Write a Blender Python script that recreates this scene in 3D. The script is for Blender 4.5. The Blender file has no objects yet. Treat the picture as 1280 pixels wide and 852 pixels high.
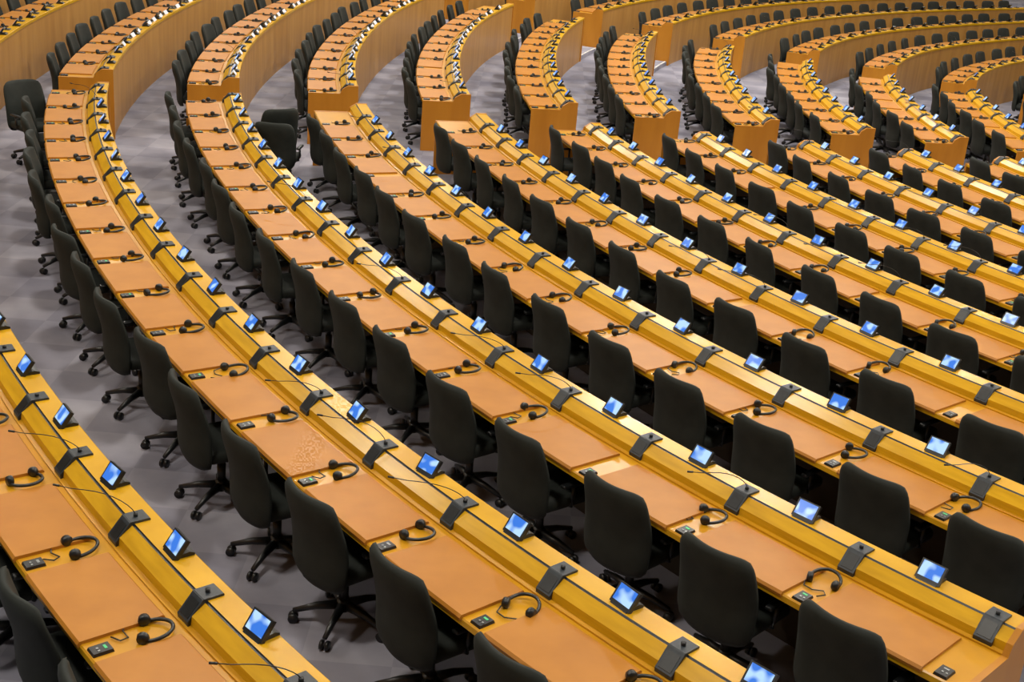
import bpy, bmesh, math, random
import numpy as np
from mathutils import Matrix, Vector
random.seed(7)
sc=bpy.context.scene
sc.view_settings.view_transform='Standard'
# ------------------------------------------------------------------ layout curve
F=1654.3; PITCH=math.radians(21.521); ROLL=math.radians(4.794)
X0,Y0,PHI0=-2.7466,7.111,2.181
D=1.6223; STEP=0.0873; P=0.8; RH=0.84
NR=12
KN=[-3,4,11,18,25,33,45,60]; KV=[-.04455,-.03074,-.04189,-.02679,-.04044,-.03754,-.017,-.017]
S=np.linspace(-16,66,1641); _i0=320
_k=np.interp(S,KN,KV); _ds=S[1]-S[0]
def _cum(a): return np.concatenate([[0],np.cumsum((a[1:]+a[:-1])/2*_ds)])
PH=_cum(_k); PH=PH-PH[_i0]+PHI0
CX=_cum(np.cos(PH)); CX=CX-CX[_i0]+X0
CY=_cum(np.sin(PH)); CY=CY-CY[_i0]+Y0
def pos(s,o):
    x=float(np.interp(s,S,CX));y=float(np.interp(s,S,CY));ph=float(np.interp(s,S,PH))
    return x+o*math.sin(ph),y-o*math.cos(ph),ph
def floor_z(i): return STEP*(NR-i)
def ridge_z(i): return floor_z(i)+RH
CAMZ=3.356+RH+NR*STEP+0.03
WY=51.0
def project(x,y,z):
    z=z-CAMZ;t=PITCH
    d=y*math.cos(t)-z*math.sin(t); up=y*math.sin(t)+z*math.cos(t)
    if d<0.3: return (-9999,-9999,d)
    u=x/d;v=-up/d;c,s=math.cos(ROLL),math.sin(ROLL)
    return (640+F*(c*u-s*v),426+F*(s*u+c*v),d)
def visible(s,i,m=170):
    x,y,_=pos(s,i*D-0.4); a,b,d=project(x,y,ridge_z(i)-.2)
    return -m<a<1280+m and -m<b<852+m+120
# ------------------------------------------------------------------ materials
def newmat(name):
    m=bpy.data.materials.new(name);m.use_nodes=True
    return m,m.node_tree,m.node_tree.nodes['Principled BSDF']
def noisemat(name,c1,c2,scale,rough,stretch=None,bump=0.0,detail=4,spec=0.5,checker=None):
    m,nt,b=newmat(name)
    tc=nt.nodes.new('ShaderNodeTexCoord');mp=nt.nodes.new('ShaderNodeMapping')
    nt.links.new(tc.outputs['Object'],mp.inputs[0])
    if stretch: mp.inputs['Scale'].default_value=stretch
    n=nt.nodes.new('ShaderNodeTexNoise');n.inputs['Scale'].default_value=scale;n.inputs['Detail'].default_value=detail
    nt.links.new(mp.outputs[0],n.inputs[0])
    r=nt.nodes.new('ShaderNodeValToRGB');r.color_ramp.elements[0].color=(*c1,1);r.color_ramp.elements[1].color=(*c2,1)
    r.color_ramp.elements[0].position=.3;r.color_ramp.elements[1].position=.7
    nt.links.new(n.outputs[0],r.inputs[0]);out=r.outputs[0]
    if checker:
        ck=nt.nodes.new('ShaderNodeTexChecker');ck.inputs['Scale'].default_value=checker
        ck.inputs['Color1'].default_value=(1,1,1,1);ck.inputs['Color2'].default_value=(.84,.84,.86,1)
        nt.links.new(tc.outputs['Object'],ck.inputs[0])
        mx=nt.nodes.new('ShaderNodeMix');mx.data_type='RGBA';mx.blend_type='MULTIPLY';mx.inputs[0].default_value=1
        nt.links.new(out,mx.inputs[6]);nt.links.new(ck.outputs[0],mx.inputs[7]);out=mx.outputs[2]
    nt.links.new(out,b.inputs['Base Color'])
    b.inputs['Roughness'].default_value=rough;b.inputs['Specular IOR Level'].default_value=spec
    if bump:
        bp=nt.nodes.new('ShaderNodeBump');bp.inputs['Strength'].default_value=bump;bp.inputs['Distance'].default_value=.01
        nt.links.new(n.outputs[0],bp.inputs['Height']);nt.links.new(bp.outputs[0],b.inputs['Normal'])
    return m
WOOD=noisemat('yellow_varnished_wood',(.52,.275,.005),(.66,.365,.010),3,.27,(1,1,12),0,4,.42)
WOODT=noisemat('desk_top_wood',(.48,.22,.006),(.58,.285,.010),3,.3,(1,1,8),0,4,.4)
PANEL=noisemat('front_panel_wood',(.38,.18,.04),(.50,.26,.068),2.0,.38,(2.5,2.5,.4),0,4,.4)
CHEEK=noisemat('end_panel_wood',(.40,.155,.012),(.50,.21,.02),2.0,.38,(2.5,2.5,.4),0,4,.4)
LEATH=noisemat('tan_leather',(.39,.150,.014),(.45,.182,.020),5,.42,None,0.01,3,.28)
DARK=noisemat('black_plastic',(.006,.007,.008),(.012,.014,.016),30,.38)
BOXM=noisemat('speaker_grey_plastic',(.012,.017,.023),(.023,.031,.040),40,.45)
CARP=noisemat('carpet_blue_grey',(.19,.188,.235),(.36,.355,.41),1.1,.95,None,0,8,.1,checker=2.0)
FAB=noisemat('chair_fabric',(.010,.013,.011),(.020,.024,.021),6,.75,None,0.0,6,.3)
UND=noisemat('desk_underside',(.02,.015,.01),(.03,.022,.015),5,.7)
STRIP=noisemat('step_edge_strip',(.6,.6,.58),(.75,.75,.7),5,.5)
GLINT=noisemat('glint_white',(.62,.66,.74),(.72,.76,.84),9,.5)  # bluish white standing in for light reflected off the far ridges
WALLM=noisemat('wall_cream',(.62,.54,.36),(.68,.60,.42),1,.7)
CEILM=noisemat('ceiling_white',(.5,.5,.48),(.55,.55,.53),1,.9)
def screenmat():
    m,nt,b=newmat('lit_blue_screen')
    tc=nt.nodes.new('ShaderNodeTexCoord');n=nt.nodes.new('ShaderNodeTexNoise');n.inputs['Scale'].default_value=18;n.inputs['Detail'].default_value=0
    nt.links.new(tc.outputs['Object'],n.inputs[0])
    r=nt.nodes.new('ShaderNodeValToRGB')
    e=r.color_ramp.elements;e[0].position=.42;e[0].color=(.035,.18,.72,1);e[1].position=.62;e[1].color=(.5,.74,1,1)
    nt.links.new(n.outputs[0],r.inputs[0]);nt.links.new(r.outputs[0],b.inputs['Emission Color'])
    b.inputs['Emission Strength'].default_value=1.0;b.inputs['Base Color'].default_value=(.02,.05,.15,1);b.inputs['Roughness'].default_value=.2
    return m
SCR=screenmat()
m,nt,b=newmat('green_led');b.inputs['Emission Color'].default_value=(.1,.8,.3,1);b.inputs['Emission Strength'].default_value=.35;b.inputs['Base Color'].default_value=(.05,.3,.1,1);LED=m
m,nt,b=newmat('metal_buttons');b.inputs['Base Color'].default_value=(.3,.32,.33,1);b.inputs['Metallic'].default_value=.6;b.inputs['Roughness'].default_value=.35;MET=m
# ------------------------------------------------------------------ mesh builder
class MB:
    def __init__(s): s.v=[];s.f=[];s.m=[];s.mats=[];s.sm=[]
    def mi(s,mat):
        if mat not in s.mats: s.mats.append(mat)
        return s.mats.index(mat)
    def add(s,vs,fs,mat,smooth=False):
        b=len(s.v);s.v+=[tuple(v) for v in vs];k=s.mi(mat) if not isinstance(mat,list) else None
        for j,f in enumerate(fs):
            s.f.append([b+q for q in f]);s.m.append(k if k is not None else s.mi(mat[j]));s.sm.append(smooth)
    def obj(s,name,parent=None):
        me=bpy.data.meshes.new(name);me.from_pydata(s.v,[],s.f)
        for mt in s.mats: me.materials.append(mt)
        me.polygons.foreach_set('material_index',s.m);me.polygons.foreach_set('use_smooth',s.sm)
        bm=bmesh.new();bm.from_mesh(me);bmesh.ops.recalc_face_normals(bm,faces=bm.faces);bm.to_mesh(me);bm.free()
        me.update()
        o=bpy.data.objects.new(name,me);bpy.context.collection.objects.link(o)
        if parent: o.parent=parent
        return o
BOXF=[(0,1,2,3),(7,6,5,4),(0,4,5,1),(1,5,6,2),(2,6,7,3),(3,7,4,0)]
def tube(mb,pts,r,mat,n=6,xf=None,closed=False):
    pts=[Vector(p) for p in pts];rings=[]
    for i,p in enumerate(pts):
        a=pts[max(i-1,0)];b=pts[min(i+1,len(pts)-1)]
        t=(b-a).normalized();up=Vector((0,0,1)) if abs(t.z)<.9 else Vector((1,0,0))
        x=t.cross(up).normalized();y=x.cross(t)
        rr=r[i] if isinstance(r,(list,tuple)) else r
        rings.append([p+x*math.cos(2*math.pi*k/n)*rr+y*math.sin(2*math.pi*k/n)*rr for k in range(n)])
    vs=[v for R in rings for v in R]
    if xf: vs=[xf(v) for v in vs]
    fs=[]
    for i in range(len(pts)-1):
        for k in range(n):
            fs.append((i*n+k,i*n+(k+1)%n,(i+1)*n+(k+1)%n,(i+1)*n+k))
    fs.append(tuple(range(n)));fs.append(tuple(range((len(pts)-1)*n,len(pts)*n)))
    mb.add(vs,fs,mat,True)
def sweep_box(mb,c,hw,hd,z0,z1,mat,xf,inset=0.0):
    x,y=c;vs=[(x-hw,y-hd,z0),(x+hw,y-hd,z0),(x+hw,y+hd,z0),(x-hw,y+hd,z0),(x-hw+inset,y-hd+inset,z1),(x+hw-inset,y-hd+inset,z1),(x+hw-inset,y+hd-inset,z1),(x-hw+inset,y+hd-inset,z1)]
    mb.add([xf(Vector(v)) for v in vs],BOXF,mat)
def extr(mb,prof,xa,xb,mat,xf):
    n=len(prof);vs=[xf(Vector((xa,y,z))) for y,z in prof]+[xf(Vector((xb,y,z))) for y,z in prof]
    fs=[tuple(range(n)),tuple(range(2*n-1,n-1,-1))]+[(k,(k+1)%n,n+(k+1)%n,n+k) for k in range(n)]
    mb.add(vs,fs,mat)
# ------------------------------------------------------------------ chair
def rbox(mb,cx,cy,cz,sx,sy,sz,bev,mat,seg=3):
    bm=bmesh.new();bmesh.ops.create_cube(bm,size=1)
    for v in bm.verts: v.co=Vector((v.co.x*sx,v.co.y*sy,v.co.z*sz))
    bmesh.ops.bevel(bm,geom=bm.edges[:],offset=bev,segments=seg,profile=.5,affect='EDGES')
    bm.verts.index_update()
    mb.add([v.co+Vector((cx,cy,cz)) for v in bm.verts],[[v.index for v in f.verts] for f in bm.faces],mat,True);bm.free()
def chair_mesh():
    mb=MB()
    for k in range(5):
        a=2*math.pi*k/5+.3;c,s=math.cos(a),math.sin(a)
        tube(mb,[(c*.02,s*.02,.125),(c*.15,s*.15,.11),(c*.28,s*.28,.075)],[.030,.022,.014],DARK,8)
        for sgn in(-1,1):
            px,py=-s*.016*sgn,c*.016*sgn
            tube(mb,[(c*.28+px*.5,s*.28+py*.5,.029),(c*.28+px*1.6,s*.28+py*1.6,.029)],.029,DARK,12)
    tube(mb,[(0,0,.09),(0,0,.16)],.038,DARK,14);tube(mb,[(0,0,.15),(0,0,.28)],.028,DARK,14);tube(mb,[(0,0,.27),(0,0,.40)],.018,DARK,12)
    rbox(mb,0,-.02,.385,.20,.26,.05,.015,DARK,2)
    rbox(mb,0,.04,.435,.47,.42,.085,.038,FAB,4)
    tube(mb,[(0,-.12,.38),(0,-.17,.38),(0,-.20,.43),(0,-.21,.58)],[.022,.022,.024,.02],DARK,8)
    N,M=16,18;front=[];back=[]
    for j in range(M+1):
        v=-1+2*j/M
        for i in range(N+1):
            u=-1+2*i/N
            hw=.245+.012*math.cos(v*1.6)-.006*max(v,0)
            x=hw*u*(1-.13*abs(v)**9);z=.635+.29*v*(1-.07*abs(u)**7)
            y=-.205-.065*(v+1)*.5*1.25+.060*u*u+.035*math.cos(v*math.pi)*.4
            th=.026*(1-max(abs(u),abs(v))**6)+.010
            front.append((x,y+th,z));back.append((x,y-th,z))
    nv=len(front);fs=[];W=N+1
    for j in range(M):
        for i in range(N):
            a=j*W+i;fs.append((a,a+1,a+W+1,a+W));fs.append((nv+a,nv+a+W,nv+a+W+1,nv+a+1))
    per=[i for i in range(W)]+[j*W+N for j in range(1,M+1)]+[M*W+i for i in range(N-1,-1,-1)]+[j*W for j in range(M-1,0,-1)]
    for q in range(len(per)):
        a,b=per[q],per[(q+1)%len(per)];fs.append((a,nv+a,nv+b,b))
    mb.add(front+back,fs,FAB,True)
    for sx in(-1,1):
        tube(mb,[(sx*.18,.04,.40),(sx*.245,.04,.42),(sx*.255,.04,.48),(sx*.255,.04,.57)],[.014,.014,.014,.014],DARK,8)
        rbox(mb,sx*.255,.05,.58,.05,.22,.026,.012,DARK,2)
    o=mb.obj('office_chair');me=o.data;bpy.data.objects.remove(o);return me
CH=chair_mesh()
def place_chair(s,i,dxy=(0,0),rot=0,o=-.525):
    x,y,ph=pos(s,i*D+o+dxy[1])
    x+=math.cos(ph)*dxy[0];y+=math.sin(ph)*dxy[0]
    n=(math.sin(ph),-math.cos(ph));a=math.atan2(-n[0],n[1])
    ob=bpy.data.objects.new('office_chair',CH);bpy.context.collection.objects.link(ob)
    ob.location=(x,y,floor_z(i));ob.rotation_euler=(0,0,a+rot)
# ------------------------------------------------------------------ desks
def frame(s,o,z,rot=0,sc_=1):
    x,y,ph=pos(s,o);t=Vector((math.cos(ph),math.sin(ph),0));n=Vector((math.sin(ph),-math.cos(ph),0));c,si=math.cos(rot),math.sin(rot)
    base=Vector((x,y,z))
    def xf(v):
        vx,vy=c*v.x-si*v.y,si*v.x+c*v.y
        return base+t*vx*sc_+n*vy*sc_+Vector((0,0,v.z*sc_))
    return xf
PB=-RH-STEP
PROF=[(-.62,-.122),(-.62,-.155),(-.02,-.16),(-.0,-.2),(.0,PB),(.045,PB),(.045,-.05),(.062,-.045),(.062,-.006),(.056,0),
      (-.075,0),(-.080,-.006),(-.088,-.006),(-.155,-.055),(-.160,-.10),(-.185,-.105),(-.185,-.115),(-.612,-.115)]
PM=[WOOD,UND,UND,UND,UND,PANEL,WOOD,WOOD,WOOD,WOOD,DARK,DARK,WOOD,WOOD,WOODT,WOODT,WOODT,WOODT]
def arcL(o): return S+o*(PH-PHI0)
def seats_in(i,sa,sb,s0=None):
    L=arcL(i*D);la,lb=np.interp(sa,S,L),np.interp(sb,S,L)
    if s0 is None: l0=la+.46
    else: l0=np.interp(s0,S,L)
    out=[];k=math.ceil((la+.36-l0)/P)
    while l0+k*P<lb-.36:
        out.append(float(np.interp(l0+k*P,L,S)));k+=1
    return out
def desk(i,sa,sb,s0=None,fromend=False,glints=False):
    zr=ridge_z(i)
    mb=MB();L=arcL(i*D);la,lb=np.interp(sa,S,L),np.interp(sb,S,L)
    n=max(2,int((lb-la)/.2));ss=[float(np.interp(l,L,S)) for l in np.linspace(la,lb,n+1)]
    np_=len(PROF);vs=[];fs=[];ms=[]
    for s in ss:
        x,y,ph=pos(s,i*D);sn,cn=math.sin(ph),-math.cos(ph)
        vs+=[(x+sn*o,y+cn*o,zr+z) for o,z in PROF]
    for a in range(n):
        for q in range(np_):
            q2=(q+1)%np_
            fs.append((a*np_+q,a*np_+q2,(a+1)*np_+q2,(a+1)*np_+q));ms.append(PM[q])
    mb.add(vs,fs,ms)
    EP=[(-.625,-.112),(-.625,-RH),(-.01,-RH),(-.01,PB),(.065,PB),(.065,.004),(-.075,.004),(-.158,-.05),(-.185,-.112)]
    for s,d in((sa,1),(sb,-1)):
        extr(mb,EP,0,-.035*d,CHEEK,frame(s,i*D,zr))
    if fromend:
        s0=float(np.interp(lb-.46,L,S))
    st=seats_in(i,sa,sb,s0)
    vis=[s for s in st if visible(s,i)]
    ls=[float(np.interp(s,S,L)) for s in vis]
    bnd=[]
    for l in ls:
        for q in(l-P/2,l+P/2):
            if la+.03<q<lb-.03 and not any(abs(q-b)<.1 for b in bnd): bnd.append(q)
    row=mb.obj('curved_desk_row')
    pl,scn,spk,hs,mic,ctl,gln=MB(),MB(),MB(),MB(),MB(),MB(),MB()
    for l in ls:
        s=float(np.interp(l,L,S))
        segs=[-.315,-.105,.105,.315];V=[];Fq=[]
        for a in segs:
            sa_=float(np.interp(l+a,L,S));x,y,ph=pos(sa_,i*D);sn,cn=math.sin(ph),-math.cos(ph)
            for o,z in((-.628,-.128),(-.632,-.112),(-.620,-.098),(-.228,-.098),(-.220,-.106),(-.220,-.116)):
                V.append((x+sn*o,y+cn*o,zr+z))
        for a in range(3):
            for q in range(5): Fq.append((a*6+q,a*6+q+1,(a+1)*6+q+1,(a+1)*6+q))
        Fq.append(tuple(range(6)));Fq.append(tuple(range(18,24)));pl.add(V,Fq,LEATH)
        xf=frame(s,i*D-.005,zr,random.uniform(-.1,.1),1.08)
        extr(scn,[(-.05,0),(.055,0),(.055,.012),(.03,.022),(-.04,.012)],-.055,.055,DARK,xf)
        a=math.radians(36);hh=.102
        dy,dz=math.sin(a)*hh,math.cos(a)*hh
        y0,z0=-.045,.006
        extr(scn,[(y0,z0),(y0+dy,z0+dz),(y0+dy+.016,z0+dz-.012),(y0+.018,z0-.008)],-.066,.066,DARK,xf)
        nx,nz=-math.cos(a)*.0015,math.sin(a)*.0015
        q=[(y0+nx+dy*.16,z0+nz+dz*.16),(y0+nx+dy*.93,z0+nz+dz*.93)]
        scn.add([xf(Vector(v)) for v in((-.056,*q[0]),(.056,*q[0]),(.056,*q[1]),(-.056,*q[1]))],[(0,1,2,3)],SCR)
        if glints:
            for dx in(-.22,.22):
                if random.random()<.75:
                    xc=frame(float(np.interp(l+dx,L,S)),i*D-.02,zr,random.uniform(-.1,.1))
                    extr(gln,[(-.04,0),(0,.050),(.04,0),(.037,0),(0,.046),(-.037,0)],-.09,.09,GLINT,xc)  # small tent shapes added to imitate reflection flecks on the ridge
    for l in bnd:
        s=float(np.interp(l,L,S));xf=frame(s,i*D,zr)
        extr(spk,[(-.174,-.112),(-.177,-.080),(-.100,.009),(-.093,.013),(.003,.013),(.007,.010),(.007,0),(-.08,-.01),(-.15,-.06),(-.165,-.112)],-.050,.050,BOXM,xf)
        extr(spk,[(-.1705,-.0695),(-.112,-.0020),(-.112,-.006),(-.1705,-.074)],-.037,.037,DARK,xf)
        sweep_box(ctl,(0,-.560),.036,.048,-.115,-.100,DARK,xf,.004)
        for bx in(-.018,.004):
            sweep_box(ctl,(bx,-.575),.005,.005,-.101,-.097,MET,xf)
        sweep_box(ctl,(.0,-.54),.014,.006,-.101,-.098,LED if random.random()<.6 else MET,xf)
        if random.random()<.95:
            hx=frame(s+random.uniform(-.03,.03),i*D-.335+random.uniform(-.02,.03),zr-.110,random.uniform(-.8,.8)+math.pi*.15,1.08)
            arc=[(.076*math.cos(t),.088*math.sin(t),.012+.014*math.sin(t)) for t in np.linspace(-.25,math.pi+.25,17)]
            tube(hs,arc,.0085,DARK,6,hx)
            for sx in(-1,1):
                tube(hs,[(sx*.052,-.028,.020),(sx*.060,-.030,.020),(sx*.080,-.033,.020)],[.022,.027,.024],DARK,12,hx)
            tube(hs,[(.08,-.05,.008),(.07,-.10,.004),(.02,-.115,.004),(-.03,-.09,.004),(-.05,-.12,.004),(-.02,-.16,.004)],.0035,DARK,5,hx)
        xg=frame(s,i*D-.05,zr+.009)
        tube(mic,[(0,0,0),(0,0,.02)],.012,DARK,8,xg)
        if random.random()<.22:
            r=random.uniform(-.35,.35);x1=random.choice((.25,.22,.18))+r*.15
            hgt=random.uniform(.07,.14)
            gp=[(x1*t*t*.9+.02*t,-.28*t**1.4,.015+hgt*math.sin(min(1,t*1.15)*math.pi*.62)) for t in np.linspace(0,1,10)]
            tube(mic,gp,.0026,DARK,5,xg)
            e=Vector(gp[-1]);d_=(e-Vector(gp[-2])).normalized()
            tube(mic,[e,e+d_*.035],.006,DARK,6,xg)
    for b_,nm in((pl,'leather_blotters'),(scn,'display_screens'),(spk,'speaker_units'),(ctl,'control_units'),(hs,'headsets'),(mic,'microphones'),(gln,'ridge_glints')):
        if b_.v: b_.obj(nm,row)
    for s in vis:
        near=(s>8.6 and s<9.9 and random.random()<.3)
        place_chair(s,i,(random.uniform(-.04,.04),random.uniform(-.05,.02)-(.25 if near else 0)),random.gauss(0,.06)+(random.choice((-.8,.9)) if near else 0))
S0=[-2.85,-4.397,-4.331,-3.221,-1.955,-1.209,.504,3.711]
A1=9.85
for i in range(0,NR):
    desk(i,-4.93,A1,S0[i] if i<8 else None,fromend=(i>=8))
for i in range(-1,NR):
    a=10.8+.27*(i-1); e=27.0-(1.1+.25*max(i,0))
    desk(i,a,e,glints=(1<=i<=4))
for i in range(2,NR):
    e=50.0
    while pos(e,i*D-.8)[1]>WY-1.2: e-=.25
    desk(i,27.0,e)
# two chairs pulled out beside the aisle
place_chair(9.2,3,rot=1.9,o=-1.2)
place_chair(8.3,3,rot=1.2,o=-1.22)
# ------------------------------------------------------------------ floor tiers
mb=MB();ss=np.arange(-12,58.01,.5)
for i in range(-4,NR+1):
    o0=(i-1)*D+.02;o1=i*D+.02
    vs=[];n=len(ss)
    for s in ss:
        for o,z in((o0,floor_z(i)),(o1,floor_z(i)),(o1,floor_z(i)-STEP)):
            x,y,_=pos(s,o);vs.append((x,y,z))
    fs=[]
    for a in range(n-1):
        fs.append((a*3,a*3+1,a*3+4,a*3+3));fs.append((a*3+1,a*3+2,a*3+5,a*3+4))
    mb.add(vs,fs,CARP)
mb.add([(-60,-30,-.09),(80,-30,-.09),(80,110,-.09),(-60,110,-.09)],[(0,1,2,3)],CARP)
FL=mb.obj('floor')
mb=MB()
for i in range(-1,NR):
    for sa,sb in((A1+.05,10.75+.27*(i-1)),(27.0-(1.05+.25*max(i,0)),26.95)):
        for t in np.linspace(0,1,4)[:-1]:
            s=sa+(sb-sa)*(t+1/6);w=(sb-sa)*(1+(i*D)*-.04)/6*.92
            if w>.05: sweep_box(mb,(0,0),w,.015,floor_z(i)+0,floor_z(i)+.004,STRIP,frame(s,i*D-.005,0))
mb.obj('step_edge_strips',FL)
def wall(name,p,q,h=10):
    mb=MB();d=(Vector(q)-Vector(p)).normalized();n=Vector((-d.y,d.x))*.1
    P4=[Vector(p)-n,Vector(q)-n,Vector(q)+n,Vector(p)+n]
    mb.add([(v.x,v.y,-.09) for v in P4]+[(v.x,v.y,h) for v in P4],BOXF,WALLM);return mb.obj(name)
wall('wall_back',(-30,WY),(60,WY));wall('wall_left',(-30,-12),(-30,WY));wall('wall_right',(60,-12),(60,WY));wall('wall_front',(-30,-12),(60,-12))
mb=MB();mb.add([(-30,-12,10),(60,-12,10),(60,WY,10),(-30,WY,10),(-30,-12,10.2),(60,-12,10.2),(60,WY,10.2),(-30,WY,10.2)],BOXF,CEILM);mb.obj('ceiling')
# ------------------------------------------------------------------ lights
def area(x,y,z,sz,e,col=(1,.925,.80)):
    l=bpy.data.lights.new('ceiling_light','AREA');l.energy=e;l.size=sz;l.color=col
    o=bpy.data.objects.new('ceiling_light',l);o.location=(x,y,z);bpy.context.collection.objects.link(o)
for x in(-10,-3,4,11,18,27):
    for y in(4,12,20,30,42):
        area(x,y,9.6,.8,320)
for x,y,e in((2.2,24.5,420),(6.5,27,320),(-6,34,420)):
    area(x,y,9.6,.45,e,(1,.97,.93))
w=bpy.data.worlds.new('World');sc.world=w;w.use_nodes=True
w.node_tree.nodes['Background'].inputs[0].default_value=(.8,.85,1,1);w.node_tree.nodes['Background'].inputs[1].default_value=.2
# ------------------------------------------------------------------ camera
cd=bpy.data.cameras.new('camera');co=bpy.data.objects.new('camera',cd);bpy.context.collection.objects.link(co)
cd.sensor_width=36;cd.sensor_fit='HORIZONTAL';cd.lens=F/1280*36;cd.clip_end=300
co.matrix_world=Matrix.Translation((0,0,CAMZ))@Matrix.Rotation(math.pi/2-PITCH,4,'X')@Matrix.Rotation(ROLL,4,'Z')
sc.camera=co
